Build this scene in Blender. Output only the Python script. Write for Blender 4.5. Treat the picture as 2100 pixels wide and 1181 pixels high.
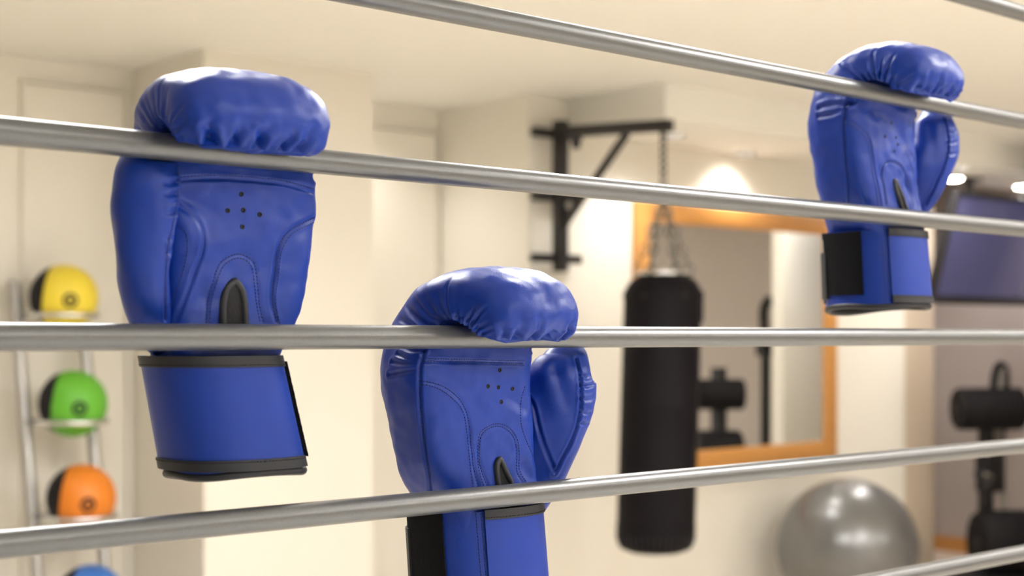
import bpy, bmesh, math, random
import numpy as np
from mathutils import Vector, Matrix, noise
from mathutils.bvhtree import BVHTree

for o in list(bpy.data.objects):
    bpy.data.objects.remove(o, do_unlink=True)
scene = bpy.context.scene
COL = scene.collection

# ------------------------------------------------------------------ camera
F = 2950.0                      # focal length in pixels of the 2100 x 1181 frame
HOR = 691.0                     # image row of the horizon
H = 1.456                       # camera height
TH = math.radians(48.6)         # ropes and walls run along X, this far off the view axis
FW = np.array([math.cos(TH), math.sin(TH), 0.0])
RT = np.array([math.sin(TH), -math.cos(TH), 0.0])
cam_d = bpy.data.cameras.new('camera')
cam = bpy.data.objects.new('camera', cam_d)
COL.objects.link(cam)
cam.location = (0, 0, H)
cam.rotation_euler = (math.pi / 2, 0, TH - math.pi / 2)
cam_d.sensor_width = 36.0
cam_d.lens = F / 2100 * 36.0
cam_d.shift_y = (HOR - 590.5) / 2100
cam_d.clip_start = 0.05
cam_d.dof.use_dof = True
cam_d.dof.focus_distance = 1.22
cam_d.dof.aperture_fstop = 5.2
scene.camera = cam

# ------------------------------------------------------------------ world, exposure
w = bpy.data.worlds.new('world')
scene.world = w
w.use_nodes = True
w.node_tree.nodes['Background'].inputs[0].default_value = (1.0, 0.93, 0.82, 1)
w.node_tree.nodes['Background'].inputs[1].default_value = 0.05
scene.view_settings.view_transform = 'Standard'
scene.view_settings.look = 'None'
scene.view_settings.gamma = 1.0
scene.view_settings.use_curve_mapping = False
scene.view_settings.exposure = 0.53
PANEL = 31.0                    # emission strength of the added ceiling panels
SPOT = 0.55                      # downlight power factor

# ------------------------------------------------------------------ helpers
def ray(px, py):
    d = FW + RT * ((px - 1050) / F)
    d[2] = (HOR - py) / F
    return d
def on_y(px, py, Y):            # pixel -> point on the plane Y = const
    d = ray(px, py); k = Y / d[1]
    return np.array([d[0] * k, Y, H + d[2] * k])
def on_x(px, py, X):
    d = ray(px, py); k = X / d[0]
    return np.array([X, d[1] * k, H + d[2] * k])

MATS = {}
def mat(name, color, rough=0.5, metal=0.0, spec=0.5, bump=None, var=None, emit=None, coat=0.0, sheen=0.0, wave=None):
    """bump=(scale, strength, distance)  var=(scale, second colour, contrast)"""
    if name in MATS: return MATS[name]
    m = bpy.data.materials.new(name); m.use_nodes = True
    nt = m.node_tree; b = nt.nodes['Principled BSDF']
    b.inputs['Base Color'].default_value = (*color, 1)
    b.inputs['Roughness'].default_value = rough
    b.inputs['Metallic'].default_value = metal
    b.inputs['Specular IOR Level'].default_value = spec
    b.inputs['Coat Weight'].default_value = coat
    b.inputs['Sheen Weight'].default_value = sheen
    tc = nt.nodes.new('ShaderNodeTexCoord')
    if var:
        n = nt.nodes.new('ShaderNodeTexNoise'); n.inputs['Scale'].default_value = var[0]; n.inputs['Detail'].default_value = 4
        nt.links.new(tc.outputs['Object'], n.inputs['Vector'])
        src = n.outputs['Fac']
        if wave:
            mp = nt.nodes.new('ShaderNodeMapping'); mp.inputs['Scale'].default_value = wave
            nt.links.new(tc.outputs['Object'], mp.inputs['Vector']); nt.links.new(mp.outputs['Vector'], n.inputs['Vector'])
        r = nt.nodes.new('ShaderNodeValToRGB')
        r.color_ramp.elements[0].position = 0.5 - 0.5 * var[2]; r.color_ramp.elements[1].position = 0.5 + 0.5 * var[2]
        r.color_ramp.elements[0].color = (*color, 1); r.color_ramp.elements[1].color = (*var[1], 1)
        nt.links.new(src, r.inputs['Fac']); nt.links.new(r.outputs['Color'], b.inputs['Base Color'])
    if bump:
        n2 = nt.nodes.new('ShaderNodeTexVoronoi' if len(bump) > 3 else 'ShaderNodeTexNoise')
        n2.inputs['Scale'].default_value = bump[0]
        nt.links.new(tc.outputs['Object'], n2.inputs['Vector'])
        bp = nt.nodes.new('ShaderNodeBump'); bp.inputs['Strength'].default_value = bump[1]; bp.inputs['Distance'].default_value = bump[2]
        nt.links.new(n2.outputs['Distance' if len(bump) > 3 else 'Fac'], bp.inputs['Height']); nt.links.new(bp.outputs['Normal'], b.inputs['Normal'])
    if emit:
        b.inputs['Emission Color'].default_value = (*emit[0], 1); b.inputs['Emission Strength'].default_value = emit[1]
    MATS[name] = m
    return m

def tag(o, label=None, cat=None, group=None, kind=None):
    if label: o['label'] = label
    if cat: o['category'] = cat
    if group: o['group'] = group
    if kind: o['kind'] = kind
    return o
def empty(name, loc=(0, 0, 0), rz=0.0):
    o = bpy.data.objects.new(name, None); COL.objects.link(o)
    o.location = loc; o.rotation_euler = (0, 0, rz); o.empty_display_size = 0.05
    return o
def link(name, me, m, parent=None, smooth=True):
    o = bpy.data.objects.new(name, me); COL.objects.link(o)
    if m: me.materials.append(m)
    if smooth:
        me.polygons.foreach_set('use_smooth', [True] * len(me.polygons))
    if parent: o.parent = parent
    return o
def mesh(name, verts, faces):
    me = bpy.data.meshes.new(name)
    me.from_pydata([tuple(v) for v in verts], [], [tuple(f) for f in faces]); me.update()
    return me
class MB:
    def __init__(s): s.v = []; s.f = []
    def add(s, V, Fc):
        k = len(s.v); s.v += [tuple(map(float, p)) for p in V]; s.f += [tuple(i + k for i in f) for f in Fc]; return s
    def box(s, lo, hi, M=None):
        x0, y0, z0 = lo; x1, y1, z1 = hi
        V = [(x0,y0,z0),(x1,y0,z0),(x1,y1,z0),(x0,y1,z0),(x0,y0,z1),(x1,y0,z1),(x1,y1,z1),(x0,y1,z1)]
        if M is not None: V = [M @ Vector(p) for p in V]
        return s.add(V, [(0,3,2,1),(4,5,6,7),(0,1,5,4),(1,2,6,5),(2,3,7,6),(3,0,4,7)])
    def bbox(s, lo, hi, r=0.004, seg=2, M=None):        # bevelled box
        bm = bmesh.new(); bmesh.ops.create_cube(bm, size=1)
        for v in bm.verts:
            v.co = Vector([lo[i] + (v.co[i] + .5) * (hi[i] - lo[i]) for i in range(3)])
        bmesh.ops.bevel(bm, geom=bm.edges[:], offset=r, segments=seg, affect='EDGES', profile=0.5)
        bm.verts.index_update()
        V = [M @ v.co if M is not None else v.co.copy() for v in bm.verts]; Fc = [[q.index for q in f.verts] for f in bm.faces]
        bm.free(); return s.add(V, Fc)
    def tube(s, pts, r, n=12, closed=False, cap=True):
        P = [np.array(p, float) for p in pts]; m = len(P)
        R = r if hasattr(r, '__len__') else [r] * m
        T = []
        for i in range(m):
            a = P[(i - 1) % m] if (closed or i > 0) else P[i]; b = P[(i + 1) % m] if (closed or i < m - 1) else P[i]
            t = b - a; T.append(t / (np.linalg.norm(t) + 1e-12))
        up = np.array([0, 0, 1.0])
        if abs(T[0] @ up) > .9: up = np.array([1.0, 0, 0])
        nrm = np.cross(T[0], up); nrm /= np.linalg.norm(nrm)
        V = []
        for i in range(m):
            nrm = nrm - T[i] * (nrm @ T[i]); nrm /= np.linalg.norm(nrm); bi = np.cross(T[i], nrm)
            for k in range(n):
                a = 2 * math.pi * k / n
                V.append(P[i] + R[i] * (math.cos(a) * nrm + math.sin(a) * bi))
        Fc = []
        for i in range(m if closed else m - 1):
            j = (i + 1) % m
            for k in range(n):
                l = (k + 1) % n
                Fc.append((i*n+k, i*n+l, j*n+l, j*n+k))
        if cap and not closed:
            Fc.append(tuple(range(n - 1, -1, -1))); Fc.append(tuple((m-1)*n + k for k in range(n)))
        return s.add(V, Fc)
    def lathe(s, prof, n=48, c=(0, 0, 0), axis='z'):      # prof: list of (radius, height)
        V = []; Fc = []
        for (r, z) in prof:
            for k in range(n):
                a = 2 * math.pi * k / n
                p = (r*math.cos(a), r*math.sin(a), z)
                if axis == 'x': p = (p[2], p[0], p[1])
                if axis == 'y': p = (p[1], p[2], p[0])
                V.append((p[0]+c[0], p[1]+c[1], p[2]+c[2]))
        for i in range(len(prof) - 1):
            for k in range(n):
                l = (k + 1) % n
                Fc.append((i*n+k, i*n+l, (i+1)*n+l, (i+1)*n+k))
        Fc.append(tuple(range(n - 1, -1, -1))); Fc.append(tuple((len(prof)-1)*n + k for k in range(n)))
        return s.add(V, Fc)
    def build(s, name, m, parent=None, smooth=False, auto=None):
        o = link(name, mesh(name, s.v, s.f), m, parent, smooth)
        if auto is not None:
            o.data.polygons.foreach_set('use_smooth', [True] * len(o.data.polygons))
            bm = bmesh.new(); bm.from_mesh(o.data)
            for e in bm.edges:
                if len(e.link_faces) == 2 and e.calc_face_angle(0) > auto: e.smooth = False
            bm.to_mesh(o.data); bm.free()
        return o
def catmull(P, ts):
    """Catmull-Rom through rows of P, ts in 0..len-1"""
    P = np.asarray(P, float); n = len(P); out = []
    for t in ts:
        i = min(int(t), n - 2); f = t - i
        p0 = P[max(i-1, 0)]; p1 = P[i]; p2 = P[i+1]; p3 = P[min(i+2, n-1)]
        out.append(.5 * ((2*p1) + (-p0+p2)*f + (2*p0-5*p1+4*p2-p3)*f*f + (-p0+3*p1-3*p2+p3)*f**3))
    return np.array(out)
def resample(P, step):
    P = np.asarray(P, float); P = catmull(P, np.linspace(0, len(P) - 1, 12 * len(P)))
    d = np.r_[0, np.cumsum(np.linalg.norm(np.diff(P, axis=0), axis=1))]
    n = max(2, int(d[-1] / step) + 1); q = np.linspace(0, d[-1], n)
    return np.stack([np.interp(q, d, P[:, k]) for k in range(P.shape[1])], 1)

# ------------------------------------------------------------------ materials
M_wall = mat('cream_paint', (0.81, 0.77, 0.685), 0.38, spec=0.35, bump=(60, .04, .002), var=(1.2, (0.825, 0.785, 0.705), .8))
M_ceil = mat('ceiling_paint', (0.91, 0.89, 0.83), 0.7, bump=(80, .03, .002), var=(.8, (0.915, 0.895, 0.84), .8))
M_taupe = mat('taupe_paint', (0.46, 0.40, 0.365), 0.5, bump=(60, .04, .002), var=(1.5, (0.49, 0.43, 0.395), .8))
M_tan = mat('tan_paint', (0.60, 0.49, 0.36), 0.5, bump=(60, .04, .002), var=(1.5, (0.63, 0.52, 0.40), .8))
M_floor = mat('wood_floor', (0.70, 0.62, 0.51), 0.35, var=(3, (0.74, 0.66, 0.55), .7), wave=(1, 9, 1), bump=(20, .05, .002))
M_canvas = mat('ring_canvas', (0.80, 0.79, 0.77), 0.8, bump=(300, .1, .002), var=(5, (0.83, 0.82, 0.80), .7))
M_rope = mat('rope_cover', (0.115, 0.115, 0.115), 0.34, metal=0.6, spec=0.5, bump=(900, .12, .0006), var=(700, (0.155, 0.155, 0.154), .9))
M_leather = mat('blue_leather', (0.003, 0.028, 0.245), 0.40, spec=0.32, bump=(1300, .16, .0006, 'v'), var=(60, (0.0035, 0.0315, 0.268), .8))
M_thread = mat('navy_thread', (0.004, 0.008, 0.07), 0.7, bump=(3000, .2, .0003))
M_bind = mat('black_binding', (0.012, 0.013, 0.018), 0.5, spec=.4, bump=(1500, .2, .0005))
M_loop = mat('black_loop_fabric', (0.002, 0.002, 0.003), 0.95, spec=.05, sheen=.05, bump=(2600, 1.0, .0012), var=(1800, (0.009, 0.009, 0.011), .4))
M_lining = mat('black_lining', (0.006, 0.006, 0.008), 0.9, bump=(500, .5, .001))
M_black = mat('black_metal', (0.012, 0.011, 0.012), 0.42, bump=(400, .05, .0005), var=(20, (0.016, 0.014, 0.016), .8))
M_bag = mat('black_vinyl', (0.003, 0.0025, 0.0045), 0.6, spec=.16, bump=(250, .15, .001), var=(6, (0.005, 0.004, 0.006), .8))
M_chrome = mat('chrome', (0.75, 0.75, 0.74), 0.22, metal=1.0, var=(40, (0.68, 0.68, 0.68), .8))
M_chain = mat('chain_steel', (0.17, 0.168, 0.165), 0.18, metal=.9, var=(40, (0.23, 0.227, 0.22), .8))
M_steel = mat('brushed_steel', (0.40, 0.385, 0.37), 0.38, metal=.8, var=(30, (0.44, 0.43, 0.41), .8))
M_wood = mat('orange_wood', (0.52, 0.23, 0.055), 0.35, var=(8, (0.64, 0.31, 0.09), .7), wave=(6, 6, 6), bump=(60, .05, .001))
M_mirror = mat('mirror_glass', (0.88, 0.89, 0.87), 0.01, metal=1.0, var=(1, (0.885, 0.895, 0.875), .8))
M_foam = mat('black_foam', (0.006, 0.005, 0.007), 0.75, spec=.3, bump=(300, .3, .001), var=(15, (0.009, 0.008, 0.010), .8))
M_dark = mat('dark_grey_plastic', (0.012, 0.011, 0.013), 0.5, spec=.35, var=(20, (0.016, 0.015, 0.017), .8))
M_screen = mat('screen_glass', (0.045, 0.045, 0.105), 0.12, spec=.5, var=(1.5, (0.050, 0.048, 0.11), .8), emit=((0.06, 0.062, 0.15), .4))  # screen is off; violet tint and faint glow stand in for reflections
M_ball = mat('silver_vinyl', (0.20, 0.20, 0.205), 0.30, metal=.6, spec=.5, var=(4, (0.22, 0.22, 0.222), .8))
M_glow = mat('panel_diffuser', (0.9, 0.88, 0.84), 0.6, emit=((1.0, 0.98, 0.95), PANEL), var=(3, (0.91, 0.89, 0.85), .8))
M_lens = mat('lamp_lens', (0.9, 0.9, 0.88), 0.4, emit=((1.0, 0.95, 0.85), 30), var=(30, (0.91, 0.91, 0.89), .8))
M_trim = mat('white_trim', (0.75, 0.73, 0.69), 0.4, var=(9, (0.78, 0.76, 0.72), .8))

# ------------------------------------------------------------------ the room
CZ = 2.57                       # ceiling height
YB, YP, YS = 5.55, 4.95, 4.29   # recessed back wall, pilaster fronts, soffit front
YM = 4.90                       # mirror wall
XE = 8.70                       # end wall
def struct(name, lo, hi, m, label=None, cat=None):
    o = MB().box(lo, hi).build(name, m)
    tag(o, label, cat, kind='structure'); return o
struct('floor', (-4, -4, -.1), (XE + .1, YB + .1, 0), M_floor, 'pale wooden gym floor', 'floor')
struct('ceiling', (-4, -4, CZ), (XE + .1, YB + .1, CZ + .1), M_ceil, 'plain cream ceiling over the gym', 'ceiling')
struct('wall_back', (-4, YB, 0), (XE, YB + .1, CZ), M_wall, 'cream back wall set back between the pilasters', 'wall')
struct('wall_left', (-4.1, -4, 0), (-4, YB + .1, CZ), M_wall, 'cream side wall of the gym', 'wall')
struct('wall_front', (-4, -4.1, 0), (XE, -4, CZ), M_wall, 'cream wall facing the mirror', 'wall')
struct('wall_right', (XE, -4, 0), (XE + .1, YB + .1, CZ), M_taupe, 'taupe end wall behind the television', 'wall')
struct('wall_partition', (7.35, 3.95, 0), (XE, 4.035, CZ), M_wall, 'short cream partition wall seen in the mirror', 'wall')
struct('wall_pilaster', (2.78, YP, 0), (3.58, YB, CZ), M_wall, 'broad cream pilaster behind the left glove', 'pilaster')
struct('wall_section', (4.42, YM, 0), (7.45, YB, CZ), M_wall, 'cream wall section that carries the mirror and bag bracket', 'wall')
struct('wall_column', (7.45, YM + .05, 0), (7.84, YB, CZ), M_tan, 'narrow tan wall strip beside the mirror wall', 'wall')
struct('soffit', (4.68, YS, 2.42), (XE, YM, CZ), M_ceil, 'cream boxed soffit above the mirror', 'soffit')
struct('baseboard_right', (XE - .015, 4.035, 0), (XE, YB, .10), M_wood, 'brown wooden baseboard on the taupe end wall', 'baseboard')
for n, (x0, x1, z1) in enumerate([(2.30, 2.755, 2.475), (3.70, 4.40, 2.46)], 1):
    d = empty('door_%d' % n, (x0, YB, 0))
    tag(d, ['flush cream closet door in the recess at far left', 'flush cream closet door in the recess left of the bag bracket'][n-1], 'door', kind='structure')
    MB().bbox((.012, -.012, .01), (x1 - x0 - .012, .0, z1 - .012), .003).build('door_leaf', M_wall, d)
    fr = MB(); fr.box((0, -.02, 0), (.008, 0, z1)); fr.box((x1-x0-.008, -.02, 0), (x1-x0, 0, z1)); fr.box((.008, -.02, z1-.008), (x1-x0-.008, 0, z1))
    fr.build('door_frame', M_wall, d)

# lamps: added unseen square panels over the hall, round downlights along the wall
def panel(x, y, label):
    r = empty('added_panel_light', (x, y, CZ - .03)); tag(r, label, 'ceiling light', 'added square ceiling panel lights over the ring')
    fr = MB()
    for lo, hi in [((-.33,-.33,0),(.33,-.30,.03)), ((-.33,.30,0),(.33,.33,.03)), ((-.33,-.30,0),(-.30,.30,.03)), ((.30,-.30,0),(.33,.30,.03))]: fr.box(lo, hi)
    fr.build('frame', M_trim, r)
    MB().box((-.3, -.3, .008), (.3, .3, .022)).build('diffuser', M_glow, r)
for x, y in [(.9, -1.6), (.9, 2.1), (3.0, -1.8), (2.5, .2), (2.2, 1.8), (4.2, .8), (5.0, -1.6), (6.9, -1.4)]:  # unseen panels, added and spread to light gloves, walls and ceiling
    panel(x, y, 'added square white ceiling panel light, unseen over the ring')
def downlight(x, y, z, power, size, blend, label, col=(1, .96, .90), tilt=(0, 0), lens=M_lens, opened=False):
    r = empty('downlight', (x, y, z)); tag(r, label, 'downlight', 'round recessed downlights')
    MB().lathe([(.058, 0), (.058, -.024), (.055, -.026), (.0535, -.0255), (.0535, -.001)], 32).build('bezel', M_ceil, r, True, auto=.6)
    if opened: MB().lathe([(.050, -.020), (.050, -.027), (.03, -.034), (.01, -.036)], 28).build('lens_dome', lens, r, True)
    MB().lathe([(.0535, -.0015), (.0533, -.0245), (.051, -.0245), (.0495, -.003), (.048, -.002)], 32).build('baffle', M_black, r, True, auto=.6)
    MB().lathe([(.047, -.0035), (.047, -.005), (.02, -.006)], 24).build('lens', lens, r, True)
    l = bpy.data.lights.new('downlight_lamp', 'SPOT'); l.energy = power * SPOT; l.spot_size = size; l.spot_blend = blend; l.shadow_soft_size = .03; l.color = col
    lo = bpy.data.objects.new('downlight_lamp', l); COL.objects.link(lo); lo.parent = r; lo.location = (0, 0, -.045 if opened else -.012); lo.rotation_euler = (tilt[0], tilt[1], 0)
downlight(2.95, 3.15, CZ, 4, 2.0, .9, 'round downlight in front of the broad pilaster', tilt=(.75, 0))
downlight(3.72, 5.28, CZ, 34, 1.7, .9, 'added round downlight hidden in the recess behind the pilaster', tilt=(.05, -.38))  # added lamp, hidden by the pilaster, brightens the recess wall
downlight(5.02, 4.55, 2.42, 44, 2.4, .7, 'round downlight in the soffit beside the bag bracket', (1, .985, .96))
downlight(5.80, 4.76, 2.42, 26, 2.3, .6, 'round downlight in the soffit above the mirror')
downlight(1.6, 4.4, CZ, 8, 2.2, .8, 'round downlight above the ball rack')
downlight(6.95, 4.45, 2.42, 45, 2.3, .8, 'added round downlight in the soffit right of the mirror')  # added lamp, brightens the partition and the wall beside the mirror
downlight(7.61, 4.67, 2.42, 36, 2.7, .8, 'bright round downlight in the soffit left of the television', (1, .95, .9), opened=True)
downlight(8.36, 4.64, 2.42, 50, 2.9, .8, 'bright round downlight in the soffit over the television', (.97, .93, 1), opened=True)
downlight(7.15, 4.37, 2.42, 40, 2.4, .8, 'added round downlight at the soffit edge facing the partition', tilt=(-.3, -.35))  # added hidden lamp, lights the partition for its mirror image

# ------------------------------------------------------------------ boxing ring
YR = 0.928; SP = 0.135; RR = 0.0096
ZR = [H + SP * k for k in (3, 2, 1, 0, -1, -2, -3)]
ZR[4] -= .0008
XL, XR_ = -1.25, 2.75
plat = empty('ring_platform', (.75, -.9, 0)); tag(plat, 'low boxing ring platform with a grey canvas, below the view', 'boxing ring')
MB().bbox((-2.15, -2.1, 0), (2.15, 2.05, .22), .01).build('base', M_dark, plat)
MB().bbox((-2.17, -2.12, .22), (2.17, 2.07, .25), .01).build('canvas', M_canvas, plat)
for x, lab in ((XL, 'grey padded ring post out of view past the left rope ends'), (XR_, 'grey padded ring post out of view past the right rope ends')):
    p = empty('ring_post', (x, YR, .25)); tag(p, lab, 'ring post', 'ring corner posts')
    MB().bbox((-.05, -.05, .012), (.05, .05, 1.95), .012).build('pole', M_steel, p)
    MB().bbox((-.12, -.1, 0), (.12, .1, .012), .003).build('foot_plate', M_black, p)
ords = ['top', 'second', 'third', 'fourth', 'fifth', 'sixth', 'lowest']
desc = ['topmost grey ring rope, only cutting the upper right corner',
        'grey ring rope that carries the small right glove, sloping down to the right',
        'grey ring rope that carries the left glove, in front of the bag chain',
        'level grey ring rope across the middle that carries the central glove',
        'grey ring rope rising to the right in front of the central glove wrist',
        'grey ring rope cutting only the lower right corner',
        'lowest grey ring rope, below the view']
random.seed(4)
for k, z in enumerate(ZR):
    r = empty('ring_rope', (0, YR, z)); tag(r, desc[k], 'ring rope', 'boxing ring ropes')
    n = 90
    P = [(XL + .05 + (XR_ - XL - .1) * i / n, 0, 0) for i in range(n + 1)]
    MB().tube(P, RR, 32).build('rope_cover', M_rope, r, True, auto=.8)
    for xx in (XL + .05, XR_ - .05):
        s = 1 if xx < 0 else -1
        MB().lathe([(RR + .003, 0), (RR + .005, .004), (RR + .005, .035), (RR + .002, .04)], 24, (xx if s > 0 else xx - .04, 0, 0), 'x').build('end_collar', M_black, r, True, auto=.6)

# ------------------------------------------------------------------ boxing gloves
def sgp(v, e): return np.sign(v) * np.abs(v) ** e
BASE = [  # inner (y, z), outer (y, z), half width a, x offset  (rope centre is the origin)
    (.026, -.176, .086, -.176, .0520, .014), (.019, -.150, .090, -.150, .0545, .011), (.0135, -.112, .095, -.114, .0600, .006),
    (.0125, -.072, .097, -.070, .0640, .003), (.0125, -.034, .095, -.024, .0670, 0), (.0118, -.008, .083, .016, .0675, 0),
    (.0095, .0075, .058, .044, .0670, 0), (.0020, .0122, .026, .0575, .0660, 0), (-.0085, .0115, -.014, .0590, .0635, -.001),
    (-.0165, .0070, -.046, .0470, .0615, -.002), (-.0220, .0020, -.0620, .0270, .0585, -.003), (-.0310, -.0020, -.0600, .0080, .0530, -.003),
    (-.0440, -.0020, -.0480, -.0010, .0470, -.003)]
NU, NV = 300, 280
def body_fn(ctrl, n_out=2.6, n_in=5.5, lean=0.0):
    C = np.array(ctrl)
    def f(u, ph):                         # u in 0..len-1 (array), ph angle (array)
        p = catmull(C, np.atleast_1d(u))
        i = p[:, 0:2]; o = p[:, 2:4]; a = p[:, 4]; xo = p[:, 5]
        c, s = np.cos(ph), np.sin(ph)
        no = n_out - .15 * np.clip((np.atleast_1d(u) - 5) / 2, 0, 1)
        n = np.where(s[None, :] >= 0, no[:, None], n_in)
        x = sgp(c[None, :], 2 / n); wv = sgp(s[None, :], 2 / n)
        mid = (i + o) / 2; half = (o - i) / 2
        X = xo[:, None] + a[:, None] * x
        Y = mid[:, 0:1] + half[:, 0:1] * wv
        Z = mid[:, 1:2] + half[:, 1:2] * wv
        return np.stack([X, Y, Z], -1)
    return f
def grid_faces(nu, nv):
    i = np.arange(nu - 1)[:, None]; j = np.arange(nv)[None, :]; k = (j + 1) % nv
    a = i * nv + j; b = i * nv + k; c = (i + 1) * nv + k; d = (i + 1) * nv + j
    return np.stack(np.broadcast_arrays(a, b, c, d), -1).reshape(-1, 4)
def vnormals(V, Fc):
    n = np.cross(V[Fc[:, 2]] - V[Fc[:, 0]], V[Fc[:, 3]] - V[Fc[:, 1]])
    N = np.zeros_like(V)
    for k in range(4): np.add.at(N, Fc[:, k], n)
    return N / (np.linalg.norm(N, axis=1)[:, None] + 1e-15)
def dist_poly(V, P):
    """distance of the points to a polyline and the position 0..1 along it"""
    best = np.full(len(V), 1e9); pos = np.zeros(len(V)); m = len(P) - 1
    for k in range(m):
        a, b = P[k], P[k+1]; ab = b - a; L2 = ab @ ab + 1e-15
        t = np.clip(((V - a) @ ab) / L2, 0, 1)
        d = np.linalg.norm(V - a - t[:, None] * ab, axis=1)
        q = d < best; best[q] = d[q]; pos[q] = (k + t[q]) / m
    return best, pos
def bvh(V, Fc): return BVHTree.FromPolygons([tuple(v) for v in V], [tuple(int(i) for i in f) for f in Fc])
def flow(V, N, creases):
    """creases: (polyline, depth at start, depth at end, width, ridge)"""
    D = np.zeros(len(V))
    for P, d0, d1, wd, ridge in creases:
        P = np.asarray(P, float)
        lo = P.min(0) - 5 * wd; hi = P.max(0) + 5 * wd
        q = np.where(np.all((V > lo) & (V < hi), axis=1))[0]
        if not len(q): continue
        d, t = dist_poly(V[q], P)
        e = d / wd
        D[q] += (d0 + (d1 - d0) * t) * (-np.exp(-e * e) + ridge * np.exp(-((e - 1.9) / .9) ** 2))
    return V + N * D[:, None]
def lumps(V, N, amp, scale, seed, mask=None):
    off = Vector((seed * 3.1, seed * 1.7, seed * .9))
    D = np.array([noise.noise(Vector(v) * scale + off) for v in V]) * amp
    if mask is not None: D *= mask
    return V + N * D[:, None]
def ellipse_shell(name, m, parent, fc, a0, a1, z0, z1, off, thick, na=60, nz=14, top=None, bot=None):
    """part of the cuff wall: angle a0..a1 (0 = +X, pi/2 = back, -pi/2 = front), height z0..z1, raised by off"""
    closed = abs(a1 - a0) > 6.28
    A = np.linspace(a0, a1, na, endpoint=not closed); V = []; 
    for lay in (off + thick, off):
        for i in range(nz):
            f = i / (nz - 1)
            for a in A:
                zz = (z0 if bot is None else z0 + bot(a)) * (1 - f) + (z1 if top is None else z1 + top(a)) * f
                V.append(fc(a, zz, lay))
    Fc = []; L = nz * na; m_ = na if closed else na - 1
    for i in range(nz - 1):
        for k in range(m_):
            l = (k + 1) % na
            Fc.append((i*na+k, i*na+l, (i+1)*na+l, (i+1)*na+k)); Fc.append((L+i*na+k, L+(i+1)*na+k, L+(i+1)*na+l, L+i*na+l))
    for k in range(m_):
        l = (k + 1) % na
        Fc.append((k, L+k, L+l, l)); t = (nz-1)*na; Fc.append((t+k, t+l, L+t+l, L+t+k))
    if not closed:
        for i in range(nz - 1):
            Fc.append((i*na, (i+1)*na, L+(i+1)*na, L+i*na)); e = na - 1
            Fc.append((i*na+e, L+i*na+e, L+(i+1)*na+e, (i+1)*na+e))
    return MB().add(V, Fc).build(name, m, parent, True, auto=.9)

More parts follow.
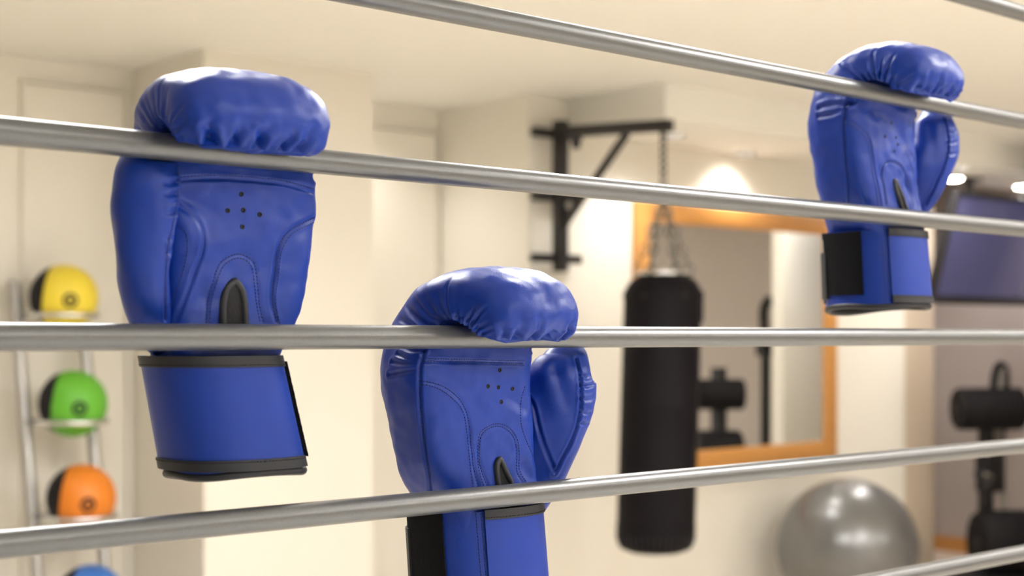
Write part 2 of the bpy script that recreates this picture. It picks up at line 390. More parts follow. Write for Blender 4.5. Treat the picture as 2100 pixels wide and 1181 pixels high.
def glove(px0, rope, label, mirror, P):
    z0 = ZR[rope]
    X0 = on_y(px0, 600, YR + .012)[0]
    O = np.array([X0, YR, z0])
    root = empty('boxing_glove', tuple(O)); tag(root, label, 'boxing glove', 'blue boxing gloves hooked over the ropes')
    camL = np.array([0, 0, H]) - O
    def snap(tree, pts, lift=0.0, step=.0025, maxd=2.6):
        """pixel polyline -> points on a surface"""
        out = []
        pp = resample(pts, 2.0)
        for x, y in pp:
            h = tree.ray_cast(Vector(camL), Vector(ray(x, y)).normalized(), maxd)
            if h[0] is not None:
                n = h[1]
                if n.dot(Vector(ray(x, y))) > 0: n = -n
                out.append(np.array(h[0] + n * lift))
        return out
    # ---- the mitt: a loft bent over the rope
    ctrl = [list(r) for r in BASE]
    for i, ed in P.get('ctrl', {}).items():
        for k, v in ed.items(): ctrl[i][k] += v
    cf = P['cuff']
    for i, g in ((0, .005), (1, .0035)):
        ctrl[i][0] = max(cf['y'][0] - cf['b'][0] + g, RR + .002); ctrl[i][2] = cf['y'][0] + cf['b'][0] - g; ctrl[i][4] = cf['a'][0] - g; ctrl[i][5] = cf['x'][0]
    ctrl[2][5] = cf['x'][0] * .5; ctrl[3][5] = cf['x'][0] * .2
    f = body_fn(ctrl)
    us = np.concatenate([np.linspace(0, 10, 240, endpoint=False), 10 + 2 * np.sin(np.linspace(0, math.pi / 2, NU - 240))])
    ph = np.linspace(0, 2 * math.pi, NV, endpoint=False)
    # spread the angles evenly along the outline
    q = np.linspace(0, 2 * math.pi, 4000); g = f(np.array([3.0]), q)[0]
    L = np.r_[0, np.cumsum(np.linalg.norm(np.diff(g, axis=0), axis=1))]
    ph = np.interp(np.linspace(0, L[-1], NV, endpoint=False), L, q)
    V = f(us, ph).reshape(-1, 3); Fc = grid_faces(NU, NV)
    N = vnormals(V, Fc)
    if (N * (V - np.repeat(V.reshape(NU, NV, 3).mean(1), NV, 0))).sum() < 0:
        Fc = Fc[:, ::-1]; N = -N
    tree = bvh(V, Fc)
    rnd = random.Random(P['seed'])
    cre = []
    # gathered pleats on both flanks of the fold, running up from the seam by the rope
    def surf(u, a): return f(np.array([u]), np.array([a]))[0, 0]
    for side in (-1, 1):
        uj = 4.8
        while uj < 10.4:
            ln = rnd.uniform(.55, 1.25) * (1.0 if uj < 8 else .75)
            a_in = math.pi + .62 if side < 0 else -.62
            d = rnd.uniform(.0018, .0042) * P.get('pleat', 1) * (.5 if 6.0 < uj < 8.0 else 1)
            pts = []
            for k in range(7):
                t = k / 6
                a = a_in - side * -1 * 0 + (-(t * ln) if side < 0 else t * ln)
                uu = uj + (uj - 6.6) * .10 * t + rnd.uniform(-.03, .03)
                pts.append(surf(min(max(uu, .2), 11.6), a))
            cre.append((pts, d, .0001, rnd.uniform(.0014, .0026), .5))
            uj += rnd.uniform(.34, .62)
    # crimped lip under the fingertips
    x = -.05
    while x < .05:
        u0 = 11.55
        lenj = rnd.uniform(.8, 1.7)
        pts = []
        for k in range(6):
            t = k / 5; uu = 11.8 - t * lenj
            av = ctrl[10][4]; c = np.clip(x / av, -.95, .95)
            a = math.acos(np.sign(c) * abs(c) ** 1.25)
            p = surf(uu, a); p[0] += t * rnd.uniform(-.003, .006)
            pts.append(p)
        cre.append((pts, rnd.uniform(.0030, .0065), .0001, rnd.uniform(.0024, .0046), .5))
        x += rnd.uniform(.012, .026)
    seams = {}
    for nm, pts in P['seams'].items():
        s = snap(tree, pts)
        if len(s) > 3: cre.append((s, P['groove'].get(nm, .0010), P['groove'].get(nm, .0010), .0016 if nm not in P.get('wide', ()) else .0035, .25)); seams[nm] = pts
    for pts, d0, wd in P.get('dents', ()):
        s = snap(tree, pts)
        if len(s) > 2: cre.append((s, d0, d0 * .3, wd, .35))
    V = flow(V, N, cre)
    palm = ((V[:, 1] < .045) & (V[:, 2] < -.005)).astype(float)
    V = lumps(V, N, .0015, 32, P['seed'])
    V = lumps(V, N, .0009, 85, P['seed'] + 5)
    # keep the leather off the rope
    rr = np.hypot(V[:, 1], V[:, 2]); bad = rr < RR + .0006
    V[bad, 1:] *= ((RR + .0006) / rr[bad])[:, None]
    below = (V[:, 2] < -.10) & (V[:, 1] < RR + .001); V[below, 1] = RR + .001
    tip = NU * NV
    V2 = np.vstack([V, V.reshape(NU, NV, 3)[-1].mean(0)])
    faces = [tuple(int(i) for i in q_) for q_ in Fc]
    last = (NU - 1) * NV
    faces += [(last + k, last + (k + 1) % NV, tip) for k in range(NV)]
    link('mitt', mesh('mitt', V2, faces), M_leather, root)
    btree = bvh(V, Fc)
    # ---- the thumb
    T = []
    for x, y, yy, hw, th in P['thumb']:
        p = on_y(x, y, YR + yy); d = (p - np.array([0, 0, H])) @ FW
        T.append([*(p - O), hw * d / F, th])
    T = np.array(T); nt, mt = 190, 170
    ts = np.concatenate([np.linspace(0, len(T) - 2, 140, endpoint=False), len(T) - 2 + np.sin(np.linspace(0, math.pi/2, nt - 140))])
    R = catmull(T, ts)
    R[:, 3:] = np.maximum(R[:, 3:], .0008)
    tg = np.gradient(R[:, :3], axis=0); tg /= np.linalg.norm(tg, axis=1)[:, None]
    Wd = np.array(P['thumb_dir']); Wd = Wd / np.linalg.norm(Wd)
    TV = []
    for i in range(nt):
        wv = Wd - tg[i] * (Wd @ tg[i]); wv /= np.linalg.norm(wv); dv = np.cross(wv, tg[i])
        for k in range(mt):
            a = 2 * math.pi * k / mt; c, s = math.cos(a), math.sin(a)
            TV.append(R[i, :3] + wv * R[i, 3] * np.sign(c) * abs(c) ** .85 + dv * R[i, 4] * np.sign(s) * abs(s) ** .85)
    TV = np.array(TV); TF = grid_faces(nt, mt); TN = vnormals(TV, TF)
    if (TN * (TV - np.repeat(R[:, :3], mt, 0))).sum() < 0: TF = TF[:, ::-1]; TN = -TN
    ttree = bvh(TV, TF); cre = []
    for nm, pts in P['thumb_seams'].items():
        s = snap(ttree, pts)
        if len(s) > 3: cre.append((s, .0022, .0022, .0016, .35))
    for pts, d0, wd in P.get('thumb_dents', ()):
        s = snap(ttree, pts)
        if len(s) > 2: cre.append((s, d0, d0 * .3, wd, .3))
    TV = flow(TV, TN, cre); TV = lumps(TV, TN, .0016, 45, P['seed'] + 9)
    tree_t = bvh(TV, TF)
    rr = np.hypot(TV[:, 1], TV[:, 2]); bad = rr < RR + .0012; TV[bad, 1:] *= ((RR + .0012) / rr[bad])[:, None]
    for zz in (-SP,):
        rr = np.hypot(TV[:, 1], TV[:, 2] - zz); bad = rr < RR + .001; TV[bad, 1] = np.maximum(TV[bad, 1], RR + .001)
    TV2 = np.vstack([TV, TV.reshape(nt, mt, 3)[-1].mean(0)]); last = (nt - 1) * mt
    tfc = [tuple(int(i) for i in q_) for q_ in TF] + [(last + k, last + (k + 1) % mt, nt * mt) for k in range(mt)]
    th = link('thumb', mesh('thumb', TV2, tfc), M_leather, root)
    # ---- stitches: short dark thread dashes lying in the seams
    both = BVHTree.FromPolygons([tuple(v) for v in np.vstack([V, TV])], [tuple(int(i) for i in q_) for q_ in np.vstack([Fc, TF + len(V)])])
    def stitches(lines, parent, name='stitching'):
        mb = MB()
        for pts in lines:
            s = snap(both, pts, .00022)
            if len(s) < 4: continue
            keep = [s[0]]
            for p_ in s[1:]:
                if np.linalg.norm(p_ - keep[-1]) < .006: keep.append(p_)
            s = resample(keep, .0026) if len(keep) > 3 else []
            for k in range(len(s) - 1):
                a, b = s[k], s[k] + (s[k+1] - s[k]) * .62
                mb.tube([a, (a + b) / 2, b], [.00022, .00042, .00022], 5)
        if mb.v:
            o = mb.build(name, M_thread, parent, True); tag(o, kind='stuff')
    stitches(P['stitch'], root)
    # ---- vent holes
    for x, y in P['holes']:
        h = btree.ray_cast(Vector(camL), Vector(ray(x, y)).normalized(), 3)
        if h[0] is None: continue
        n = Vector((0, -1, 0)) * .6 + (h[1] if h[1].y < 0 else -h[1]) * .4; n.normalize()
        M = Matrix.Translation(h[0]) @ n.to_track_quat('Z', 'Y').to_matrix().to_4x4()
        mb = MB().lathe([(.0019, -.001), (.0019, .0003), (.0015, .0005), (.0013, .0001)], 16)
        mb.v = [tuple(M @ Vector(v)) for v in mb.v]
        mb.build('vent_hole', M_lining, root, True)
    # ---- bound slit in the palm
    sl = [np.array(p) for p in snap(btree, P['slit'][0], .0004)]; sr = [np.array(p) for p in snap(btree, P['slit'][1], .0004)]
    if len(sl) > 3 and len(sr) > 3:
        path = resample(sl[::-1] + sr, .002)
        path[:, 1] = np.maximum(path[:, 1], RR + .0035)
        MB().tube(path, .0032, 10).build('slit_binding', M_bind, root, True)
        A_, B_ = resample(P['slit'][0], 4), resample(P['slit'][1], 4); m_ = min(len(A_), len(B_)); rows = []
        for k in range(m_):
            a_, b_ = A_[int(k * (len(A_)-1) / (m_-1))], B_[int(k * (len(B_)-1) / (m_-1))]; row = []
            for t in np.linspace(0, 1, 6):
                h = btree.ray_cast(Vector(camL), Vector(ray(*(a_ + (b_ - a_) * t))).normalized(), 3)
                if h[0] is not None: row.append(np.array(h[0]) + np.array([0, -.0012, 0]))
            if len(row) == 6: rows.append(row)
        if len(rows) > 2:
            vv = [p_ for r_ in rows for p_ in r_]
            for p_ in vv: p_[1] = max(p_[1], RR + .0012)
            MB().add(vv, [(6*k+q_, 6*k+q_+1, 6*k+q_+7, 6*k+q_+6) for k in range(len(rows) - 1) for q_ in range(5)]).build('slit_opening', M_lining, root)
    # ---- cuff
    cu = P['cuff']; zt, zb = cu['z']
    def fc(a, z, off):
        t = (z - zt) / (zb - zt)
        aa = cu['a'][0] + (cu['a'][1] - cu['a'][0]) * t + off; bb = cu['b'][0] + (cu['b'][1] - cu['b'][0]) * t + off
        n = 2.5
        return (cu['x'][0] + (cu['x'][1] - cu['x'][0]) * t + aa * float(sgp(math.cos(a), 2/n)), cu['y'][0] + (cu['y'][1] - cu['y'][0]) * t + bb * float(sgp(math.sin(a), 2/n)), z)
    sag = lambda a: -.006 * max(0, math.sin(a)) + .0012 * math.sin(3 * a)
    ellipse_shell('cuff_sleeve', M_leather, root, fc, 0, 2 * math.pi, zb, zt, 0, .003, 120, 20, bot=sag)
    ellipse_shell('lining', M_lining, root, fc, 0, 2 * math.pi, zb + .001, zt - .02, -.0035, .003, 96, 8, bot=sag)
    A = np.linspace(0, 2 * math.pi, 120, endpoint=False)
    MB().tube([fc(a, zb + sag(a), .001) for a in A], .0036, 10, closed=True).build('rim_binding', M_bind, root, True)
    for part in cu['parts']:
        kind = part[0]
        if kind == 'loop':
            o = ellipse_shell('loop_patch', M_loop, root, fc, part[1], part[2], part[3], part[4], .0030, .0022 if part[1] < -1 else .0045, 90, 50)
            me = o.data
            for v in me.vertices:
                n_ = noise.noise(v.co * 2300) * .0005; v.co += v.normal * n_
        if kind == 'strap':
            st = ellipse_shell('strap', M_leather, root, fc, part[1], part[2], part[3], part[4], .0032, .0026, 120, 14)
            A = np.linspace(part[1] + .004, part[2] - .004, 90)
            for zz, s in ((part[4], 1), (part[3], -1)):
                bd = ellipse_shell('strap_binding', M_bind, st, fc, part[1], part[2], zz - (.0075 if s > 0 else .001), zz + (.001 if s > 0 else .0075), .0030, .0040, 120, 5)
                sb = MB()
                zs = zz - s * .0058
                pts = [np.array(fc(a, zs, .0072)) for a in A]
                for k in range(len(pts) - 1):
                    a_, b_ = pts[k], pts[k] + (pts[k+1] - pts[k]) * .6
                    sb.tube([a_, b_], .0003, 5)
                tag(sb.build('binding_stitching', M_lining, st, True), kind='stuff')
        if kind == 'roll':
            A = np.linspace(part[1], part[2], 30)
            ellipse_shell('strap_end', M_bind, root, fc, part[1], part[2], part[3], part[4], part[5], .004, 40, 20)
    for x0, x1, zA, zB in cu.get('stitch', ()):
        sb = MB(); n = 30
        for k in range(n):
            t = k / n; t2 = (k + .6) / n
            sb.tube([fc(x0 + (x1-x0)*t, zA + (zB-zA)*t, .0033), fc(x0 + (x1-x0)*t2, zA + (zB-zA)*t2, .0033)], .00035, 5)
        tag(sb.build('cuff_stitching', M_thread, root, True), kind='stuff')
    return root

def para(pts, dx, dy=0): return [(x + dx, y + dy) for x, y in pts]
PI = math.pi
# central glove, thumb towards the right
S1 = [(866,740),(903,741),(968,742),(1025,744),(1074,745)]
S2 = [(864,781),(891,786),(915,796),(940,816),(956,843),(963,875),(966,912),(972,961),(981,1001)]
S2b = [(863,788),(887,792),(911,804),(933,822),(949,843),(956,875),(960,912),(965,961),(971,1001)]
S3 = [(1001,1001),(988,969),(983,940),(984,912),(988,891),(1001,879),(1017,874),(1033,877),(1048,889),(1057,908),(1060,932),(1059,961),(1066,981),(1075,993)]
S3b = [(994,1001),(985,975),(980,945),(980,912),(984,889),(999,875),(1017,869),(1036,872),(1052,885),(1062,905),(1065,932),(1064,958),(1071,976),(1080,988)]
S4 = [(1076,792),(1069,818),(1067,838),(1069,871),(1078,900),(1090,928),(1103,957),(1115,985)]
S5 = [(1086,816),(1094,834),(1103,871),(1111,900),(1123,932),(1133,957),(1137,969)]
S6 = [(1182,735),(1188,761),(1191,794),(1190,834),(1184,871),(1170,908),(1153,940),(1141,965)]
S7 = [(870,720),(862,749),(860,781),(861,822),(866,883),(872,928),(881,985),(883,1010)]
glove(990, 3, 'blue boxing glove hooked over the level middle rope, thumb to the right', 1, dict(
    seed=3,
    ctrl={5: {4: -.003, 5: .003}, 6: {4: -.005, 5: .006}, 7: {4: -.006, 5: .007}, 8: {4: -.007, 5: .008}, 9: {4: -.009, 5: .010}, 10: {4: -.010, 5: .011}, 11: {4: -.010, 5: .011}, 12: {4: -.010, 5: .011}},
    seams={'palm': S7, 'top': S1, 'panel': S2, 'u': S3}, groove={'palm': .0022, 'top': .0012, 'panel': .0008, 'u': .0006},
    dents=[([(1075,835),(1050,815),(1030,805)], .0018, .005), ([(990,900),(975,960),(978,1000)], .0012, .006), ([(798,768),(830,762),(858,757)], .0024, .0016), ([(804,742),(835,746),(860,749)], .0020, .0016), ([(815,725),(840,738),(860,745)], .0016, .0016), ([(1075,960),(1095,985)], .002, .007)],
    thumb=[(1075,1062,.052,22,.012), (1090,1015,.046,44,.017), (1108,950,.040,60,.020), (1130,885,.034,68,.022), (1148,820,.031,73,.0225), (1151,775,.031,70,.021), (1158,745,.033,52,.018), (1158,718,.038,38,.014), (1150,690,.042,2,.001)],
    thumb_dir=(.86, -.50, 0),
    thumb_seams={'edge': S6, 'panel': S5},
    thumb_dents=[([(1140,760),(1150,790),(1160,820)], .0025, .006), ([(1100,790),(1115,840),(1130,880)], .002, .007)] +
        [([(1192,y),(1205,y+2),(1222,y-3)], .0028, .0015) for y in (768, 790, 818, 845, 868)],
    stitch=[S1, para(S1, 2, -5), S2, S2b, S3, S3b, S4, S5, S6, S7],
    holes=[(1025,759),(1001,792),(1022,794),(1051,797),(1028,824)],
    slit=([(1022,942),(1017,955),(1019,980),(1022,999),(1030,1045)], [(1024,942),(1031,955),(1040,975),(1050,997),(1066,1045)]),
    cuff=dict(z=(-.149, -.238), a=(.0545, .0555), b=(.047, .048), x=(.026, .034), y=(.054, .054),
        parts=[('loop', -3.75, -2.77, -.228, -.150), ('strap', -2.0, 2.0, -.234, -.148), ('roll', -4.3, -3.5, -.226, -.168, .003)],
        stitch=[(-2.14, -2.12, -.150, -.232), (-2.05, -2.04, -.150, -.232)])))
# left glove, thumb on the near left side
L1 = [(366,369),(418,366),(480,367),(551,373),(597,381),(642,394)]
LA = [(367,422),(392,440),(410,461),(416,486),(413,522),(399,558),(385,597),(362,657)]
LB = [(364,463),(378,474),(384,490),(383,522),(374,561),(360,600),(346,632)]
LC = [(644,447),(621,458),(593,474),(576,497),(568,521),(564,560),(558,613),(568,662)]
LU = [(423,662),(426,620),(436,580),(449,544),(465,529),(488,521),(508,527),(523,545),(529,593),(533,629),(541,662)]
LU2 = [(431,662),(433,622),(443,585),(455,551),(469,536),(488,529),(505,534),(517,550),(523,593),(527,629),(534,662)]
LT = [(362,333),(365,369),(362,422),(353,465),(344,508),(341,565),(340,657)]
glove(515, 2, 'large blue boxing glove at left, strapped cuff showing below the middle rope', -1, dict(
    seed=8,
    ctrl={5: {5: -.004, 4: .001}, 6: {5: -.012, 4: .002}, 7: {5: -.017, 4: .001}, 8: {5: -.021, 4: .001}, 9: {5: -.024, 4: .001}, 10: {5: -.025, 4: .001}, 11: {5: -.025, 4: .001}, 12: {5: -.025}},
    seams={'top': L1, 'panel': LC, 'a': LA, 'u': LU}, groove={'top': .0015, 'panel': .0016, 'a': .0014, 'u': .0006},
    dents=[([(375,400),(420,425),(480,410)], .003, .009), ([(430,470),(470,455),(520,470)], .002, .008), ([(420,610),(405,640)], .003, .008)],
    thumb=[(330,712,.062,16,.008), (312,664,.042,42,.018), (297,600,.030,50,.022), (292,540,.025,53,.023), (294,450,.022,63,.0245), (298,390,.022,67,.0245), (301,350,.024,62,.022), (306,318,.028,46,.016), (312,296,.032,2,.001)],
    thumb_dir=(.93, -.36, 0),
    thumb_seams={'edge': LT},
    thumb_dents=[([(362,y),(350,y+4),(338,y+3)], .0026, .0018) for y in (372, 395, 432, 486, 515)],
    stitch=[L1, para(L1, 3, -6), LA, LB, LC, para(LC, 7, 5), LU, LU2, LT],
    holes=[(495,398),(467,432),(499,431),(533,440),(497,465)],
    slit=([(480,577),(466,592),(459,620),(456,662),(455,715)], [(482,577),(494,592),(500,620),(503,662),(508,715)]),
    cuff=dict(z=(-.151, -.238), a=(.0470, .0500), b=(.041, .042), x=(-.010, .010), y=(.052, .052),
        parts=[('strap', -3.9, -.78, -.234, -.150), ('loop', -.62, .9, -.228, -.154)],
        stitch=[])))
# right glove, further away
R7 = [(1739,204),(1732,233),(1730,266),(1732,304),(1735,345),(1738,380),(1739,420)]
RP = [(1734,247),(1755,255),(1774,271),(1785,290),(1789,315),(1793,345),(1800,380),(1807,425)]
RU = [(1816,420),(1811,380),(1807,358),(1812,339),(1823,332),(1837,335),(1848,345),(1856,361),(1861,380),(1872,425)]
R4 = [(1850,298),(1861,320),(1872,353),(1877,380),(1891,430)]
R5 = [(1860,301),(1872,320),(1885,347),(1892,380)]
R6 = [(1936,244),(1942,266),(1945,290),(1942,320),(1932,353),(1921,374),(1900,420)]
R1 = [(1745,215),(1790,213),(1840,225),(1872,236)]
glove(1824, 1, 'smaller blue boxing glove at upper right, hung highest on the ropes', 1, dict(
    seed=14, pleat=1.2,
    ctrl={6: {4: -.003, 5: .003}, 7: {4: -.004, 5: .004}, 8: {4: -.005, 5: .005}, 9: {4: -.007, 5: .006}, 10: {4: -.008, 5: .006}, 11: {4: -.008, 5: .006}, 12: {4: -.008, 5: .006}},
    seams={'palm': R7, 'panel': RP, 'u': RU}, groove={'palm': .0022, 'panel': .0010, 'u': .0006},
    dents=[([(1790,225),(1830,245),(1850,290)], .003, .008), ([(1860,380),(1880,420)], .002, .006), ([(1680,222),(1705,216),(1730,215)], .0025, .0028), ([(1680,238),(1705,234),(1728,224)], .002, .0028)],
    thumb=[(1866,458,.052,15,.012), (1876,425,.046,30,.017), (1888,385,.040,43,.020), (1900,345,.034,50,.022), (1914,305,.031,51,.0225), (1917,272,.031,48,.021), (1919,252,.033,36,.018), (1918,236,.038,28,.014), (1910,216,.042,2,.001)],
    thumb_dir=(.86, -.50, 0),
    thumb_seams={'edge': R6},
    thumb_dents=[([(1905,260),(1912,290),(1915,320)], .002, .006)] + [([(1945,y),(1953,y+2),(1962,y-2)], .0022, .0016) for y in (270, 292, 315)],
    stitch=[RP, para(RP, -4, 4), RU, para(RU, 3, -3), R4, R5, R6, R7],
    holes=[(1828,252),(1837,282),(1841,296),(1815,280),(1834,310)],
    slit=([(1834,371),(1836,385),(1842,405),(1848,425),(1856,450)], [(1836,371),(1842,385),(1850,405),(1857,425),(1868,450)]),
    cuff=dict(z=(-.149, -.234), a=(.0545, .0565), b=(.049, .051), x=(.034, .042), y=(.056, .056),
        parts=[('loop', -3.8, -2.83, -.222, -.150), ('strap', -2.2, 2.0, -.230, -.148), ('roll', -4.4, -3.6, -.226, -.172, .003)],
        stitch=[(-2.36, -2.34, -.150, -.230), (-2.27, -2.26, -.150, -.230)])))

# ------------------------------------------------------------------ bag bracket on the wall
XB = 4.53; Y0 = 4.80; Y1 = 4.125
br = empty('bag_bracket', (XB, YM, 0)); tag(br, 'black steel wall bracket with long arm holding the punching bag', 'bracket')
def loc(p): return np.array(p) - np.array([XB, YM, 0])
def wbox(lo, hi, name, m, parent, r=.004, M=None):
    return MB().bbox(lo, hi, r, 2, M).build(name, m, parent, auto=.6)
wbox((-.028, -.125, 1.755), (.028, -.07, 2.448), 'upright', M_black, br)
for z in (2.392, 2.10, 1.818):
    wbox((-.125, -.07, z - .02), (.17, -.03, z + .02), 'wall_bar', M_black, br)
    for x in (-.10, .145):
        MB().lathe([(.010, -.03), (.010, 0)], 16, (x, 0, z), 'y').build('wall_bolt', M_steel, br, True, auto=.6)
def beam(p, q, wx, hz, name, parent, m=M_black):
    p = Vector(p); q = Vector(q); d = (q - p); L_ = d.length; d.normalize()
    x = Vector((1, 0, 0)); z = x.cross(d).normalized(); x = d.cross(z)
    M = Matrix((x, d, z)).transposed().to_4x4(); M.translation = p
    return MB().bbox((-wx/2, 0, -hz/2), (wx/2, L_, hz/2), .004, 2, M).build(name, m, parent, auto=.6)
beam((0, -.125, 2.393), (0, Y1 - YM, 2.352), .05, .05, 'arm', br)
beam((0, -.125, 1.97), (0, -.52, 2.345), .03, .028, 'brace', br)
g = MB(); gx = .006
gp = [(-.125, 2.13), (-.125, 1.92), (-.29, 2.13), (-.29, 2.15), (-.125, 2.15)]
gp = [(-.12, 2.13), (-.12, 1.93), (-.19, 2.02), (-.27, 2.115), (-.27, 2.13)]
nn = len(gp); g.add([(-gx, y, z) for y, z in gp] + [(gx, y, z) for y, z in gp], [tuple(range(nn)), tuple(range(2*nn-1, nn-1, -1))] + [(k, (k+1) % nn, nn+(k+1) % nn, nn+k) for k in range(nn)])
g.build('gusset_plate', M_black, br)
MB().lathe([(.018, -.012), (.018, .012)], 20, (0, -.165, 2.055), 'x').build('gusset_bolt', M_steel, br, True, auto=.6)
MB().lathe([(.014, -.05), (.02, -.045), (.02, .0)], 18, (.0, -.20, 2.36), 'z').build('arm_bolt', M_dark, br, True, auto=.6)
YBG = 4.165
eye = MB(); eye.tube([(.016*math.cos(a), YBG - YM, 2.325 + .018*math.sin(a)) for a in np.linspace(0, 2*PI, 20, endpoint=False)], .004, 8, closed=True); eye.build('eye_bolt', M_black, br, True)

# ------------------------------------------------------------------ punching bag
bag = empty('punching_bag', (XB, YBG, .545)); tag(bag, 'long black punching bag hanging on chains from the wall bracket', 'punching bag')
def link_mesh(mb, p, d, turn, L_=.030, w_=.015, r=.0042):
    d = Vector(d).normalized(); a = d.orthogonal().normalized(); b = d.cross(a)
    s = a * math.cos(turn) + b * math.sin(turn); pts = []
    for k in range(12):
        t = 2 * PI * k / 12; pts.append(Vector(p) + d * (math.cos(t) * L_ / 2) + s * (math.sin(t) * w_))
    mb.tube(pts, r, 6, closed=True)
def chain(a, b, name, parent, m, L_=.030, turn=0.0):
    a = Vector(a); b = Vector(b); n = max(2, int((b - a).length / (L_ * .8) + .01)); mb = MB()
    for k in range(n):
        link_mesh(mb, a + (b - a) * ((k + .5) / n), b - a, turn + (k % 2) * PI / 2, L_)
    o = mb.build(name, m, parent, True); return o
ZT = 1.71 - .545; RB = .166
shear = .03                                         # the bag hangs a little askew
def bx(z): return (-.05 + .05 * z / ZT)
prof = [(.06, .0), (.11, .004), (.145, .018), (.160, .045), (RB, .09), (RB, .30), (RB + .001, .305), (RB, .31), (RB, .62), (RB + .001, .625), (RB, .63), (RB, ZT - .075), (RB - .004, ZT - .055), (RB - .016, ZT - .03), (RB - .036, ZT - .006), (RB - .05, ZT), (.05, ZT + .003)]
mb = MB().lathe(prof, 64); mb.v = [(x + bx(z), y, z) for x, y, z in mb.v]
mb.build('bag_body', M_bag, bag, True, auto=.9)
mb = MB().lathe([(RB + .0005, .10), (RB + .003, .102), (RB + .003, .112), (RB + .0005, .114)], 64); mb.v = [(x + bx(z), y, z) for x, y, z in mb.v]
mb.build('bottom_seam', M_bag, bag, True)
mb = MB()
for k in range(40):
    a = 2 * PI * k / 40
    mb.tube([(math.cos(a) * r_ + bx(z), math.sin(a) * r_, z) for r_, z in ((RB + .001, .085), (.163, .055), (.150, .025))], .003, 6)
tag(mb.build('bottom_lacing', M_dark, bag, True), kind='stuff')
top = ZT + .55 - .11
ct = (0, 0, 2.05 - .545)
chain((0, 0, 2.318 - .545), (0, 0, 2.126 - .545), 'hanging_chain', bag, M_black, .040, -PI / 4)
MB().lathe([(.010, -.035), (.018, -.03), (.020, 0), (.018, .03), (.010, .035)], 20, (0, 0, 2.085 - .545)).build('swivel', M_steel, bag, True)
MB().tube([(.108*math.cos(a) + bx(ZT), .108*math.sin(a), ZT + .014) for a in np.linspace(0, 2*PI, 40, endpoint=False)], .011, 10, closed=True).build('highlight_ring', M_chrome, bag, True)  # chrome ring added to give the bright highlight on the bag top
for k in range(6):
    a = 2 * PI * (k + .25) / 6
    q = (math.cos(a) * (RB - .045) + bx(ZT), math.sin(a) * (RB - .045), ZT + .012)
    chain(ct, q, 'spreader_chain', bag, M_chain, .050)
    e = Vector((math.cos(a), math.sin(a), 0)); t = Vector((-e.y, e.x, 0)); M = Matrix((t, e, Vector((0, 0, 1)))).transposed().to_4x4(); M.translation = Vector((bx(ZT), 0, ZT))
    MB().bbox((-.02, RB - .012, -.19), (.02, RB + .003, -.058), .002, 1, M).build('hanging_strap', M_bag, bag)
    MB().lathe([(.009, -.002), (.009, .003), (.006, .004)], 16, (0, 0, 0), 'y').build('rivet', M_dark, bag, True).matrix_local = M @ Matrix.Translation((0, RB + .003, -.08))

# ------------------------------------------------------------------ wall mirror
X0m, X1m, Zb, Zt = 5.10, 6.735, .775, 2.125; FWd = .10
mi = empty('framed_mirror', (X0m, YM, Zb)); tag(mi, 'large wall mirror in an orange wooden frame', 'mirror')
W_, Hh = X1m - X0m, Zt - Zb
MB().bbox((FWd - .01, -.018, FWd - .01), (W_ - FWd + .01, -.004, Hh - FWd + .01), .001, 1).build('mirror_glass', M_mirror, mi)
for lo, hi in [((0, -.035, 0), (FWd, 0, Hh)), ((W_ - FWd, -.035, 0), (W_, 0, Hh))]: MB().bbox(lo, hi, .006).build('frame_stile', M_wood, mi, auto=.6)
for lo, hi in [((FWd, -.035, 0), (W_ - FWd, 0, FWd)), ((FWd, -.035, Hh - FWd), (W_ - FWd, 0, Hh))]: MB().bbox(lo, hi, .006).build('frame_rail', M_wood, mi, auto=.6)

# ------------------------------------------------------------------ medicine balls and their rack
YK = 5.30
balls = [('yellow', (135, 608), (0.80, 0.63, 0.05)), ('green', (148, 830), (0.12, 0.42, 0.03)), ('orange', (163, 1022), (0.72, 0.21, 0.015)), ('blue', (188, 1221), (0.04, 0.16, 0.52))]
zk = [on_y(b[1][0], b[1][1], 5.15)[2] for b in balls]
lean = .20                                         # metres the rack leans back per metre of height
RBall = .128
def yk(z): return 5.06 + lean * (z - .35)          # line of the ball centres
cx = [on_y(b[1][0], b[1][1], yk(z))[0] for b, z in zip(balls, zk)]
xc = sum(cx) / 4
rk = empty('ball_rack', (xc, 5.1, 0)); tag(rk, 'leaning steel rack holding the medicine balls', 'ball rack')
def yp(z): return yk(z) - 5.1 + .146
px = .135
for s in (-1, 1):
    MB().tube([(s * px, yp(z), z) for z in np.linspace(.03, 1.66, 8)], .024, 20).build('upright', M_steel, rk, True, auto=.8)
    MB().lathe([(.0245, -.012), (.022, .006), (.012, .010)], 20, (s * px, yp(1.66), 1.665)).build('end_cap', M_steel, rk, True)
MB().bbox((-.20, -.16, 0), (.20, .40, .03), .008).build('foot', M_steel, rk)
for z in zk:
    zz = z - .068; yc = yk(z) - 5.1
    pts = [(-px, yp(zz), zz)] + [(math.cos(a) * .1245, yc + math.sin(a) * .1245, zz) for a in np.linspace(PI, 2 * PI, 24)] + [(px, yp(zz), zz)]
    MB().tube(pts, .011, 10).build('ball_hoop', M_chrome, rk, True)
    MB().tube([(-px, yp(zz), zz), (px, yp(zz), zz)], .010, 10).build('cross_bar', M_steel, rk, True)
tocam = Vector((-xc, -5.1, .0)).normalized()
